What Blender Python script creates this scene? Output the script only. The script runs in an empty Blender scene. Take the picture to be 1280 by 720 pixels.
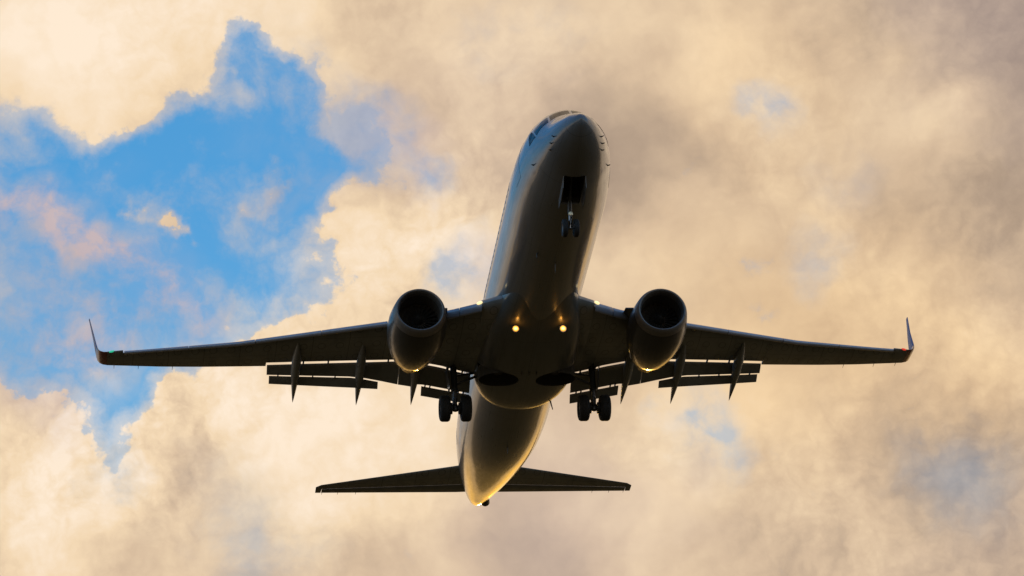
import bpy, bmesh, math, random
from mathutils import Vector, Matrix
from math import radians as RAD, sin, cos, pi

scene = bpy.context.scene
COL = scene.collection
random.seed(7)

# ------------------------------------------------------------------ camera
CAM_F = Vector((0.120804, 0.908681, 0.399631))
CAM_R = Vector((0.992676, -0.11024, -0.049412))
CAM_U = Vector((0.000844, -0.402673, 0.915343))
cam_data = bpy.data.cameras.new("camera")
cam_data.sensor_width = 36.0
cam_data.angle = RAD(14.187)
cam_data.clip_start = 0.5
cam_data.clip_end = 90000.0
cam = bpy.data.objects.new("camera", cam_data)
cm = Matrix.Identity(4)
for i in range(3):
    cm[i][0] = CAM_R[i]; cm[i][1] = CAM_U[i]; cm[i][2] = -CAM_F[i]
cam.matrix_world = Matrix.Translation((0, 0, 1.7)) @ cm
COL.objects.link(cam)
scene.camera = cam

# ------------------------------------------------------------------ view
scene.view_settings.view_transform = 'Standard'
scene.view_settings.look = 'None'
scene.view_settings.gamma = 1.0
scene.view_settings.exposure = 0.0
scene.view_settings.use_curve_mapping = False

# ------------------------------------------------------------------ sun (low, behind the aircraft)
SUN_EL, SUN_AZ = 14.0, 8.0
sun_dir = Vector((sin(RAD(SUN_AZ)) * cos(RAD(SUN_EL)), cos(RAD(SUN_AZ)) * cos(RAD(SUN_EL)), sin(RAD(SUN_EL))))
sl = bpy.data.lights.new("sun", 'SUN')
sl.energy = 2.0
sl.color = (1.0, 0.56, 0.09)
sl.angle = RAD(0.5)
so = bpy.data.objects.new("sun", sl)
so.rotation_euler = sun_dir.to_track_quat('Z', 'Y').to_euler()
so.location = (0, 0, 200)
COL.objects.link(so)

# ------------------------------------------------------------------ sky: blue air and sunset clouds, placed by azimuth and elevation
# each entry: (azimuth deg, elevation deg, radius deg, weight)
CLOUD_GAP_FAR = [(-42, 32, 34, -2.6), (-120, 25, 40, -1.2)]
CLOUD_GAP = [
    (3.68,26.64,0.67,-0.70), (4.07,26.25,0.61,-0.40), (4.98,25.55,0.50,-0.30), (3.87,25.58,1.88,-0.99), (2.76,25.50,1.44,-0.66),
    (2.02,25.39,1.33,-0.59), (3.58,24.15,1.66,-0.73), (3.32,23.60,1.33,-0.53), (4.38,25.33,0.73,-0.59), (0.19,25.68,1.33,-0.66),
    (0.56,24.85,1.55,-0.46), (3.72,26.92,0.55,-0.59), (4.29,26.41,0.50,-0.40), (5.40,25.37,0.42,-0.46), (5.94,25.13,0.24,-0.33),
    (0.91,24.07,1.88,-0.59), (0.91,23.08,1.88,-0.59), (1.86,22.85,1.22,-0.46), (1.25,21.86,0.89,-0.66), (0.07,22.97,1.22,-0.53),
    (1.91,22.18,0.78,-0.53), (4.54,23.68,0.78,-0.53), (5.08,23.60,0.50,-0.40), (2.83,23.27,0.78,-0.33), (1.60,21.08,0.29,-0.49),
    (4.69,24.45,0.67,-0.40), (6.17,24.79,0.28,-0.33),
]
CLOUD_GAP += CLOUD_GAP_FAR
CLOUD_THIN = [
    (4.75,26.01,0.89,0.30), (5.35,25.60,0.67,0.45), (4.16,27.02,0.67,0.25), (6.01,25.24,0.44,0.60), (11.67,26.06,0.50,0.60),
    (10.23,21.39,0.83,1.00), (9.92,21.69,0.50,0.70), (12.02,23.66,0.67,0.30), (7.10,23.86,0.67,0.80), (6.61,23.71,0.44,0.60),
    (12.81,24.88,0.67,0.15), (8.41,27.02,0.89,0.20), (13.93,20.55,0.89,0.20), (3.35,20.04,1.33,0.25), (1.60,21.08,0.44,0.90),
    (5.36,25.99,0.67,0.40), (7.53,26.90,0.67,0.20),
]
CLOUD_WISP = [
    (2.41,23.45,0.55,0.25), (0.74,24.41,0.44,0.12), (1.52,23.90,0.55,0.30), (1.95,24.67,0.22,0.60), (2.31,24.39,0.24,0.70),
    (4.04,25.19,0.24,0.35), (1.99,24.82,0.27,0.80), (2.13,24.62,0.33,0.90), (2.29,24.36,0.29,0.90), (3.85,25.09,0.44,0.50),
    (3.84,25.31,0.27,0.25), (3.78,24.83,0.31,0.50), (3.14,23.46,0.38,0.85), (2.77,23.16,0.44,0.50), (1.05,26.18,0.61,0.55),
    (1.67,26.40,0.67,0.50), (2.86,26.94,1.00,0.35), (5.35,24.15,0.78,0.85), (6.39,24.28,0.89,0.60), (6.26,25.34,0.44,0.70),
    (4.99,25.94,0.42,0.50), (4.83,26.50,0.33,0.40), (4.27,23.04,0.44,0.90), (3.79,22.97,0.55,0.70), (3.42,22.70,0.55,0.50),
    (0.42,22.03,0.67,0.70), (-0.05,22.20,0.55,0.50), (2.25,21.06,0.55,0.70), (2.51,22.17,0.44,0.70), (0.77,21.31,0.55,0.60),
    (1.41,25.23,0.29,0.40),
]
CLOUD_VEIL = [
    (0.01,24.91,0.61,0.80), (0.49,24.57,0.67,0.90), (0.98,24.21,0.69,0.90), (1.45,23.85,0.69,0.90), (1.99,23.53,0.67,0.80),
    (2.59,23.37,0.61,0.80), (0.31,23.91,0.89,0.40), (0.55,23.19,1.11,0.40), (1.14,22.52,1.00,0.60), (0.19,22.75,0.89,0.40),
    (1.62,22.96,0.78,0.40), (3.97,25.03,0.61,0.35), (4.98,25.78,1.00,0.35), (5.59,25.53,0.78,0.40), (1.29,25.29,0.55,0.25),
    (3.39,26.04,0.67,0.15), (7.22,23.80,0.78,0.40), (10.20,21.34,1.00,0.35), (11.69,26.03,0.89,0.35),
]
CLOUD_CRISP = [
    (6.28,24.39,1.88,1.30), (2.31,27.39,2.88,0.90), (0.54,21.31,2.44,1.30), (2.56,21.95,2.22,1.20), (4.62,22.67,2.00,0.90),
    (11.50,25.32,1.77,0.70), (12.92,23.53,1.77,0.50), (13.03,22.19,2.00,0.40), (9.59,21.21,1.33,0.70), (7.75,26.56,2.00,0.60),
]
CLOUD_TONE = [
    (13.16,23.51,2.22,0.08), (11.19,24.56,1.77,0.06), (11.84,22.28,2.77,0.05), (1.43,27.06,2.66,0.30), (0.32,27.50,1.66,0.10),
    (6.64,24.38,1.55,0.26), (5.29,24.21,1.00,0.18), (4.60,22.12,2.44,0.26), (3.39,21.48,2.22,0.14), (0.54,20.87,2.22,0.26),
    (1.25,21.52,1.33,0.10), (6.01,21.40,1.77,0.14), (2.53,20.06,1.33,-0.10), (4.17,27.35,1.44,0.16), (6.28,26.95,2.22,0.10),
    (6.72,25.82,1.33,-0.06), (9.18,25.59,1.66,-0.20), (8.27,24.86,1.33,-0.07), (15.23,26.77,3.66,-0.32), (15.46,25.63,2.22,-0.12),
    (13.13,24.41,1.44,-0.09), (14.18,23.98,1.33,-0.02), (11.59,26.31,1.44,0.20), (13.12,25.52,1.33,0.14), (14.32,25.30,0.89,0.10),
    (12.04,24.50,0.78,0.18), (12.06,23.38,1.00,0.14), (9.82,24.32,1.00,0.08), (10.75,23.70,1.22,-0.06), (13.04,22.30,1.55,0.14),
    (10.65,22.48,1.33,0.10), (14.90,21.80,1.00,0.14), (14.08,20.87,1.33,-0.06), (9.62,21.66,0.67,0.14), (11.25,21.10,1.33,0.08),
    (12.28,20.58,1.66,-0.05), (8.10,20.41,1.88,-0.10), (7.36,19.89,1.44,-0.10), (10.45,20.04,1.66,0.02), (13.71,19.57,2.44,-0.12),
    (9.05,23.81,0.89,0.10), (5.60,25.65,0.67,0.00), (9.76,26.78,0.89,0.10), (14.93,24.24,1.11,-0.08),
]
CLOUD_HUE = [
    (12.04,24.50,3.33,0.22), (13.70,22.91,2.22,0.20), (10.14,23.74,1.77,0.15), (12.77,21.99,2.44,0.50), (10.63,22.26,2.00,0.42),
    (11.71,26.30,1.77,0.35), (14.65,21.71,1.33,0.35), (5.77,21.41,2.22,0.10), (15.22,26.66,3.33,-0.22), (7.14,20.23,2.44,-0.14),
    (8.59,20.49,2.00,-0.14), (7.23,26.14,1.88,-0.12), (14.04,20.43,2.00,-0.14), (9.88,25.10,1.66,-0.08),
]


world = bpy.data.worlds.new("World")
scene.world = world
world.use_nodes = True
wn, wl = world.node_tree.nodes, world.node_tree.links
wn.clear()


class NB:
    """small helper that strings shader nodes together"""
    def __init__(s, nodes, links): s.n, s.l = nodes, links
    def put(s, node, i, v):
        if v is None: return
        if isinstance(v, bpy.types.NodeSocket): s.l.new(v, node.inputs[i])
        else: node.inputs[i].default_value = v
    def math(s, op, a, b=None, c=None, clamp=False):
        nd = s.n.new('ShaderNodeMath'); nd.operation = op; nd.use_clamp = clamp
        s.put(nd, 0, a); s.put(nd, 1, b); s.put(nd, 2, c)
        return nd.outputs[0]
    def vmath(s, op, a, b=None, out=0):
        nd = s.n.new('ShaderNodeVectorMath'); nd.operation = op
        s.put(nd, 0, a); s.put(nd, 1, b)
        return nd.outputs[out]
    def vscale(s, a, k):
        nd = s.n.new('ShaderNodeVectorMath'); nd.operation = 'SCALE'
        s.put(nd, 0, a); s.put(nd, 3, k)
        return nd.outputs[0]
    def maprange(s, v, a, b, c, d, kind='SMOOTHSTEP'):
        nd = s.n.new('ShaderNodeMapRange'); nd.interpolation_type = kind
        for i, q in enumerate((v, a, b, c, d)): s.put(nd, i, q)
        return nd.outputs[0]
    def noise(s, vec, scale, detail=6.0, rough=0.55, lac=2.0, dist=0.0, out='Fac'):
        nd = s.n.new('ShaderNodeTexNoise'); nd.noise_dimensions = '3D'
        s.put(nd, 'Vector', vec)
        nd.inputs['Scale'].default_value = scale; nd.inputs['Detail'].default_value = detail
        nd.inputs['Roughness'].default_value = rough; nd.inputs['Lacunarity'].default_value = lac
        nd.inputs['Distortion'].default_value = dist
        return nd.outputs[out]
    def mix(s, f, a, b, mode='MIX'):
        nd = s.n.new('ShaderNodeMix'); nd.data_type = 'RGBA'; nd.blend_type = mode
        s.put(nd, 0, f); s.put(nd, 6, a); s.put(nd, 7, b)
        return nd.outputs[2]
    def ramp(s, f, stops, interp='LINEAR'):
        nd = s.n.new('ShaderNodeValToRGB'); e = nd.color_ramp.elements
        nd.color_ramp.interpolation = interp
        while len(e) < len(stops): e.new(0.5)
        for k, (p, c) in enumerate(stops):
            e[k].position = p; e[k].color = (*c, 1)
        s.put(nd, 0, f)
        return nd.outputs[0]


def srgb(r, g, b):
    def f(c):
        c /= 255.0
        return c / 12.92 if c <= 0.04045 else ((c + 0.055) / 1.055) ** 2.4
    return (f(r), f(g), f(b))


def skydir(az, el):
    a, e = RAD(az), RAD(el)
    return (sin(a) * cos(e), cos(a) * cos(e), sin(e))


N = NB(wn, wl)
tc = wn.new('ShaderNodeTexCoord')
d0 = N.vmath('NORMALIZE', tc.outputs['Generated'])
sepd = wn.new('ShaderNodeSeparateXYZ'); wl.new(d0, sepd.inputs[0])
dz, dy = sepd.outputs[2], sepd.outputs[1]

# turbulence: the cloud map is stirred by two octave groups of noise
w1 = N.vmath('SUBTRACT', N.noise(d0, 26.0, 4.0, 0.55, out='Color'), (0.5, 0.5, 0.5))
w2 = N.vmath('SUBTRACT', N.noise(d0, 95.0, 5.0, 0.6, out='Color'), (0.5, 0.5, 0.5))
dw = N.vmath('ADD', d0, N.vscale(w1, 0.030))
dw = N.vmath('ADD', dw, N.vscale(w2, 0.014))


def blobs(table, vec):
    tot = None
    for az, el, rad, wt in table:
        dist = N.vmath('DISTANCE', vec, skydir(az, el), out=1)
        v = N.maprange(dist, 0.0, RAD(rad) * 1.25, wt, 0.0)
        tot = v if tot is None else N.math('ADD', tot, v)
    return tot


cover = blobs(CLOUD_GAP, dw)
wisp = blobs(CLOUD_WISP, dw)
lilac = blobs(CLOUD_VEIL, N.vmath("ADD", d0, N.vscale(w1, 0.05)))
tone = blobs(CLOUD_TONE, dw)
hue = N.math('SUBTRACT', blobs(CLOUD_HUE, dw), N.math('MULTIPLY', lilac, 0.9))

# puffs: rounded billows (folded noise, octave by octave) and a soft large swell
dn = N.vmath('ADD', N.vmath('ADD', d0, N.vscale(w1, 0.010)), N.vscale(w2, 0.0045))


def billow(vec, scale, octs, gain):
    tot, amp, sc, norm = None, 1.0, scale, 0.0
    for k in range(octs):
        n = N.noise(N.vmath('ADD', vec, (3.1 * k, 1.7 * k, 2.3 * k)), sc, 0.0, 0.5)
        v = N.math('MULTIPLY', N.math('ABSOLUTE', N.math('MULTIPLY_ADD', n, 2.0, -1.0)), amp)
        tot = v if tot is None else N.math('ADD', tot, v)
        norm += amp; amp *= gain; sc *= 2.07
    return N.math('MULTIPLY_ADD', tot, -1.0 / norm, 0.22)      # about -0.3 in the creases .. +0.2 on the bumps


LSH = tuple(0.0022 * c for c in (-0.80, 0.10, 0.60))
n_big = N.noise(dn, 13.0, 5.0, 0.52)
n_mid = N.noise(dn, 48.0, 9.0, 0.58)
n_sw = N.noise(N.vmath('ADD', dn, N.vscale(w1, 0.012)), 27.0, 5.0, 0.50)
n_fine = N.noise(dn, 150.0, 8.0, 0.60)
bil = N.math('MULTIPLY', billow(dn, 42.0, 6, 0.60), -1.0)
bil2 = N.math('MULTIPLY', billow(N.vmath('ADD', dn, LSH), 42.0, 4, 0.60), -1.0)
crisp = blobs(CLOUD_CRISP, dw)
soft = N.math('MULTIPLY', N.maprange(N.noise(d0, 9.0, 2.0, 0.5), 0.38, 0.62, 0.15, 1.0), N.math('SUBTRACT', 1.0, N.math('MULTIPLY', crisp, 0.9, clamp=True)))

# general cover elsewhere in the sky: thick near the sun side, breaking up behind the viewer
gen = N.noise(d0, 2.6, 3.0, 0.5)
front = N.maprange(dy, -0.2, 0.75, 0.0, 1.0)
base = N.math('ADD', N.math('MULTIPLY', front, 2.2), N.maprange(gen, 0.42, 0.66, -1.05, 0.10))
base = N.math('MINIMUM', base, 1.05)
puff = N.math('ADD', N.math('MULTIPLY', N.math('SUBTRACT', n_big, 0.5), 1.35), N.math('MULTIPLY', N.math('SUBTRACT', n_mid, 0.5), 0.7))
puff = N.math('ADD', puff, N.math('MULTIPLY', bil, 1.15))
puff = N.math('ADD', puff, N.math('MULTIPLY', N.math('SUBTRACT', n_fine, 0.5), 0.75))
dens = N.math('ADD', N.math('ADD', N.math('MAXIMUM', N.math('ADD', base, cover), -0.30), wisp), puff)
mask_hard = N.maprange(dens, N.math('MULTIPLY_ADD', soft, -0.35, 0.18), N.math('MULTIPLY_ADD', soft, 0.25, 0.56), 0.0, 1.0)
veil = N.maprange(dens, -0.55, 0.50, 0.0, 0.55)
t_n = N.math('MULTIPLY_ADD', N.math('SUBTRACT', n_mid, 0.5), 0.75, n_big)
t_n = N.math('MULTIPLY_ADD', N.math('SUBTRACT', n_fine, 0.5), 0.50, t_n)
thin = N.math('MULTIPLY', lilac, N.maprange(t_n, 0.27, 0.66, 0.10, 1.05), clamp=True)
rift = N.math('MULTIPLY', blobs(CLOUD_THIN, dw), N.maprange(N.math('ADD', n_sw, N.math('MULTIPLY', N.math('SUBTRACT', n_mid, 0.5), 0.9)), 0.30, 0.66, 1.25, 0.1), clamp=True)
mask_hard = N.math('MULTIPLY', mask_hard, N.math('SUBTRACT', 1.0, rift))
mask = N.math('MAXIMUM', N.math('MAXIMUM', mask_hard, veil), thin)

# cloud light
patchy = N.math('MAXIMUM', N.maprange(N.noise(d0, 11.0, 3.0, 0.5), 0.36, 0.64, 0.25, 0.9), crisp)
relief = N.math('MULTIPLY', N.math('MULTIPLY', N.math('SUBTRACT', bil, bil2), 0.42), patchy)
lit = N.math('ADD', N.math('ADD', tone, 0.56), relief)
lit = N.math('ADD', lit, N.math('MULTIPLY', N.math('SUBTRACT', n_big, 0.5), 0.75))
lit = N.math('ADD', lit, N.math('MULTIPLY', N.math('SUBTRACT', n_sw, 0.5), 0.72))
lit = N.math('ADD', lit, N.math('MULTIPLY', bil, N.math('MULTIPLY', patchy, 0.34)))
lit = N.math('ADD', lit, N.math('MULTIPLY', N.math('SUBTRACT', n_mid, 0.5), N.math('MULTIPLY', patchy, 0.52)))
cl_col = N.ramp(lit, [(0.0, srgb(142, 123, 109)), (0.28, srgb(183, 160, 138)), (0.52, srgb(217, 190, 160)),
                      (0.75, srgb(244, 217, 181)), (1.0, srgb(255, 235, 211))])
h_or = N.math('MAXIMUM', hue, 0.0); h_li = N.math('MULTIPLY', N.math('MINIMUM', hue, 0.0), -1.0, clamp=True)
cl_col = N.mix(N.math('MULTIPLY', h_or, 0.8, clamp=True), cl_col, (1.0, 0.90, 0.72, 1), 'MULTIPLY')
cl_col = N.mix(N.math('MULTIPLY', h_li, 0.62), cl_col, (*srgb(186, 176, 198), 1))

# blue air
sky = wn.new('ShaderNodeTexSky'); sky.sky_type = 'NISHITA'; sky.sun_disc = False
sky.sun_elevation = RAD(SUN_EL); sky.sun_rotation = RAD(SUN_AZ)
sky.altitude = 10.0; sky.air_density = 1.0; sky.dust_density = 0.6; sky.ozone_density = 2.0
nish = N.mix(1.0, sky.outputs[0], (0.10, 0.10, 0.10, 1), 'MULTIPLY')
blue = N.ramp(N.math('ADD', dz, N.math('MULTIPLY', N.math('SUBTRACT', gen, 0.5), 0.05)),
              [(0.0, srgb(236, 204, 160)), (0.10, srgb(196, 200, 205)), (0.33, srgb(66, 168, 220)),
               (0.42, srgb(26, 150, 216)), (1.0, srgb(38, 92, 168))])
blue = N.mix(0.88, nish, blue)
col = N.mix(mask, blue, cl_col)
# gold around the low sun and a warm band along the horizon
gdir = N.vmath('MULTIPLY', d0, (0.5, 1.0, 1.0))
gsun = skydir(SUN_AZ, 3.0)
glow = N.maprange(N.vmath('DISTANCE', gdir, (gsun[0] * 0.5, gsun[1], gsun[2]), out=1), 0.03, 0.27, 1.0, 0.0)
col = N.mix(N.math('MULTIPLY', glow, 0.92), col, (2.5, 1.28, 0.13, 1))
band = N.math('MULTIPLY', N.maprange(dz, 0.0, 0.14, 0.75, 0.0), N.maprange(dy, -0.6, 0.5, 0.35, 1.0))
col = N.mix(band, col, (0.62, 0.42, 0.24, 1))
# below the horizon: dull land
col = N.mix(N.maprange(dz, -0.03, -0.002, 1.0, 0.0), col, (0.022, 0.018, 0.010, 1))
bg = wn.new('ShaderNodeBackground'); bg.inputs['Strength'].default_value = 1.0
wl.new(col, bg.inputs['Color'])
wo = wn.new('ShaderNodeOutputWorld')
wl.new(bg.outputs[0], wo.inputs['Surface'])


# ------------------------------------------------------------------ materials
def material(name, color, rough=0.5, metal=0.0, coat=0.0, dirt=0.0, dirt_scale=(1.2, 0.25, 1.2), dirt_col=None, emit=None, estr=0.0, spec=0.5):
    m = bpy.data.materials.new(name); m.use_nodes = True
    nt = m.node_tree; b = nt.nodes['Principled BSDF']
    b.inputs['Base Color'].default_value = (*color, 1)
    b.inputs['Roughness'].default_value = rough
    b.inputs['Metallic'].default_value = metal
    b.inputs['Coat Weight'].default_value = coat
    b.inputs['Coat Roughness'].default_value = 0.09
    b.inputs['Specular IOR Level'].default_value = spec
    if emit:
        b.inputs['Emission Color'].default_value = (*emit, 1)
        b.inputs['Emission Strength'].default_value = estr
    if dirt > 0:
        q = NB(nt.nodes, nt.links)
        t = nt.nodes.new('ShaderNodeTexCoord')
        mp = nt.nodes.new('ShaderNodeMapping'); mp.inputs['Scale'].default_value = dirt_scale
        nt.links.new(t.outputs['Object'], mp.inputs['Vector'])
        f = q.noise(mp.outputs[0], 1.6, 8.0, 0.62)
        f = q.maprange(f, 0.40, 0.72, 0.0, dirt)
        dc = dirt_col or tuple(c * 0.45 for c in color)
        nt.links.new(q.mix(f, (*color, 1), (*dc, 1)), b.inputs['Base Color'])
        f2 = q.noise(mp.outputs[0], 5.0, 5.0, 0.6)
        nt.links.new(q.maprange(f2, 0.3, 0.7, rough * 0.85, min(1.0, rough * 1.25)), b.inputs['Roughness'])
    return m


def hull_material(name, color, rough, coat, dirt):
    """painted skin: frame and stringer seams, streaked grime that runs aft"""
    m = material(name, color, rough, 0.0, coat, dirt, (1.6, 0.16, 1.6), (0.09, 0.08, 0.06))
    nt = m.node_tree; b = nt.nodes['Principled BSDF']; q = NB(nt.nodes, nt.links)
    src = b.inputs['Base Color'].links[0].from_socket
    t = nt.nodes.new('ShaderNodeTexCoord'); s = nt.nodes.new('ShaderNodeSeparateXYZ')
    nt.links.new(t.outputs['Object'], s.inputs[0])
    fy = q.math('PINGPONG', s.outputs[1], 1.27)
    line = q.math('LESS_THAN', fy, 0.012)
    ang = q.math('ARCTAN2', s.outputs[0], s.outputs[2])
    fa = q.math('PINGPONG', ang, 0.26)
    line2 = q.math('LESS_THAN', fa, 0.005)
    ln = q.math('MULTIPLY', q.math('MAXIMUM', line, line2), 0.45)
    nt.links.new(q.mix(ln, src, (0.05, 0.045, 0.04, 1)), b.inputs['Base Color'])
    return m


M_HULL = hull_material("hull_paint", (0.17, 0.168, 0.165), 0.32, 0.85, 0.30)
M_FAIR = hull_material("fairing_paint", (0.16, 0.16, 0.15), 0.38, 0.5, 0.45)
M_WING = material("wing_paint", (0.30, 0.30, 0.28), 0.42, 0.0, 0.15, 0.5, (0.9, 0.35, 0.9))
def seams(m, px, py, amount):
    """rows of skin joints on a wing panel"""
    nt = m.node_tree; b = nt.nodes['Principled BSDF']; q = NB(nt.nodes, nt.links)
    src = b.inputs['Base Color'].links[0].from_socket
    t = nt.nodes.new('ShaderNodeTexCoord'); sp = nt.nodes.new('ShaderNodeSeparateXYZ')
    nt.links.new(t.outputs['Object'], sp.inputs[0])
    sweep = q.math('SUBTRACT', sp.outputs[1], q.math('MULTIPLY', q.math('ABSOLUTE', sp.outputs[0]), 0.42))
    a = q.math('LESS_THAN', q.math('PINGPONG', sp.outputs[0], px), 0.014)
    c = q.math('LESS_THAN', q.math('PINGPONG', sweep, py), 0.012)
    # oval tank access panels between the seams
    cx = q.math('DIVIDE', q.math('SUBTRACT', q.math('PINGPONG', sp.outputs[0], px), px * 0.5), 0.15)
    cy = q.math('DIVIDE', q.math('SUBTRACT', q.math('PINGPONG', sweep, py * 2), py * 1.0), 0.26)
    rr = q.math('ADD', q.math('MULTIPLY', cx, cx), q.math('MULTIPLY', cy, cy))
    ring = q.math('MULTIPLY', q.math('GREATER_THAN', rr, 0.78), q.math('LESS_THAN', rr, 1.15))
    f = q.math('MULTIPLY', q.math('MAXIMUM', q.math('MAXIMUM', a, c), ring), amount)
    nt.links.new(q.mix(f, src, (0.05, 0.045, 0.035, 1)), b.inputs['Base Color'])


seams(M_WING, 0.72, 0.62, 0.55)
M_FLAP = material("flap_paint", (0.24, 0.24, 0.22), 0.45, 0.0, 0.1, 0.45, (0.9, 0.35, 0.9))
M_SLAT = material("slat_metal", (0.42, 0.42, 0.47), 0.34, 0.35, 0.0, 0.25)
M_LIP = material("inlet_metal", (0.25, 0.22, 0.19), 0.45, 0.45, 0.0, 0.3)
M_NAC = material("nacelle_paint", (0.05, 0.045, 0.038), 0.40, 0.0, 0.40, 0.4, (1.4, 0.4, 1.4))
M_DARKMET = material("exhaust_metal", (0.20, 0.17, 0.14), 0.45, 0.9, 0.0, 0.4)
M_FAN = material("fan_titanium", (0.14, 0.11, 0.085), 0.4, 0.8, 0.0, 0.2)
M_DUCT = material("duct_liner", (0.10, 0.08, 0.06), 0.7, 0.0, 0.0, 0.3)
M_BAY = material("bay_interior", (0.10, 0.09, 0.07), 0.8, 0.0, 0.0, 0.5)
M_TYRE = material("tyre_rubber", (0.025, 0.024, 0.023), 0.75, 0.0, 0.0, 0.3, (6, 6, 6), (0.06, 0.055, 0.05))
M_RIM = material("rim_alloy", (0.22, 0.22, 0.22), 0.4, 0.6, 0.0, 0.4, (8, 8, 8))
M_STRUT = material("strut_steel", (0.10, 0.10, 0.10), 0.35, 0.5, 0.0, 0.4, (8, 8, 8))
M_CHROME = material("oleo_chrome", (0.40, 0.40, 0.42), 0.25, 0.8, 0.0, 0.1, (8, 8, 8))
M_GLASS = material("cockpit_glass", (0.012, 0.014, 0.018), 0.06, 0.0, 0.0, 0.1, (6, 6, 6), spec=0.12)
M_CABWIN = material("cabin_glass", (0.03, 0.035, 0.045), 0.12, 0.0, 0.3, 0.1, (6, 6, 6))
M_DOOR = material("door_paint", (0.24, 0.24, 0.245), 0.32, 0.0, 0.6, 0.3)
M_WGLT = material("winglet_blue", (0.085, 0.055, 0.19), 0.45, 0.0, 0.1, 0.25)
M_WROOT = material("winglet_red", (0.20, 0.035, 0.022), 0.35, 0.0, 0.4, 0.35)
M_BLACK = material("black_fitting", (0.02, 0.02, 0.02), 0.55, 0.0, 0.0, 0.3, (9, 9, 9), (0.05, 0.045, 0.04))
M_LAND = material("landing_lamp_glow", (1, 0.8, 0.4), 0.2, emit=(1.0, 0.56, 0.11), estr=2.0)
_q = NB(M_LAND.node_tree.nodes, M_LAND.node_tree.links)      # hot bulb in the middle, amber reflector glow and bloom painted into the emission
_t = M_LAND.node_tree.nodes.new('ShaderNodeTexCoord')
_d = _q.vmath('LENGTH', _q.vmath('MULTIPLY', _t.outputs['Object'], (1, 0, 1)), out=1)
_b = M_LAND.node_tree.nodes['Principled BSDF']
M_LAND.node_tree.links.new(_q.ramp(_q.math('DIVIDE', _d, 0.118), [(0.0, (1.0, .80, .38)), (0.5, (1.0, .66, .18)), (0.72, (.75, .32, .03)), (1.0, (.25, .09, .01))]), _b.inputs['Emission Color'])
M_ROOTL = material("root_lamp_glow", (1, 0.9, 0.6), 0.2, emit=(1.0, 0.78, 0.38), estr=1.2)
M_GREEN = material("green_lamp_glow", (0.1, 0.8, 0.5), 0.2, emit=(0.05, 0.75, 0.42), estr=0.5)
M_RED = material("red_lamp_glow", (0.9, 0.1, 0.05), 0.2, emit=(0.95, 0.06, 0.03), estr=0.6)
M_BOWL = material("lamp_reflector", (0.7, 0.62, 0.45), 0.25, 0.9, 0.0, 0.2, (9, 9, 9))


# ------------------------------------------------------------------ mesh helpers
def make(name, bm, mats, parent=None, sharp=38, smooth=True):
    bmesh.ops.recalc_face_normals(bm, faces=bm.faces[:])
    me = bpy.data.meshes.new(name); bm.to_mesh(me); bm.free()
    for m in (mats if isinstance(mats, (list, tuple)) else [mats]): me.materials.append(m)
    if smooth:
        for p in me.polygons: p.use_smooth = True
        me.set_sharp_from_angle(angle=RAD(sharp))
    o = bpy.data.objects.new(name, me); COL.objects.link(o)
    if parent: o.parent = parent
    return o


def loft(bm, rings, cap0=True, cap1=True, mi=0):
    vs = [[bm.verts.new(p) for p in r] for r in rings]
    n = len(vs[0]); fs = []
    for a, b in zip(vs, vs[1:]):
        for i in range(n):
            j = (i + 1) % n
            fs.append(bm.faces.new((a[i], a[j], b[j], b[i])))
    if cap0: fs.append(bm.faces.new(vs[0]))
    if cap1: fs.append(bm.faces.new(vs[-1][::-1]))
    for f in fs: f.material_index = mi
    return vs


def frame(d):
    d = Vector(d).normalized()
    a = d.cross(Vector((0, 0, 1)))
    if a.length < 1e-3: a = d.cross(Vector((1, 0, 0)))
    a.normalize()
    return d, a, d.cross(a).normalized()


def tube(bm, p0, p1, r0, r1=None, n=14, mi=0):
    r1 = r0 if r1 is None else r1
    p0, p1 = Vector(p0), Vector(p1); d, a, b = frame(p1 - p0)
    loft(bm, [[p + (a * cos(2 * pi * k / n) + b * sin(2 * pi * k / n)) * r for k in range(n)] for p, r in ((p0, r0), (p1, r1))], mi=mi)


def lathe(bm, c, axis, prof, n=40, sx=1.0, cap0=False, cap1=False, mi=0):
    """prof: (distance along axis, radius)"""
    c = Vector(c); d, a, b = frame(axis)
    loft(bm, [[c + d * t + (a * cos(2 * pi * k / n) + b * sin(2 * pi * k / n)) * max(r, 1e-4) for k in range(n)] for t, r in prof], cap0, cap1, mi)


def box(bm, c, s, rot=None, mi=0):
    m = Matrix.Translation(c) @ (rot.to_4x4() if rot else Matrix.Identity(4)) @ Matrix.Diagonal((*s, 1))
    r = bmesh.ops.create_cube(bm, size=1.0, matrix=m)
    for f in {f for v in r['verts'] for f in v.link_faces}: f.material_index = mi


def lerp_tab(tab, x):
    if x <= tab[0][0]: return tab[0][1]
    for (a, u), (b, v) in zip(tab, tab[1:]):
        if x <= b: return u + (v - u) * (x - a) / (b - a)
    return tab[-1][1]


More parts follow.
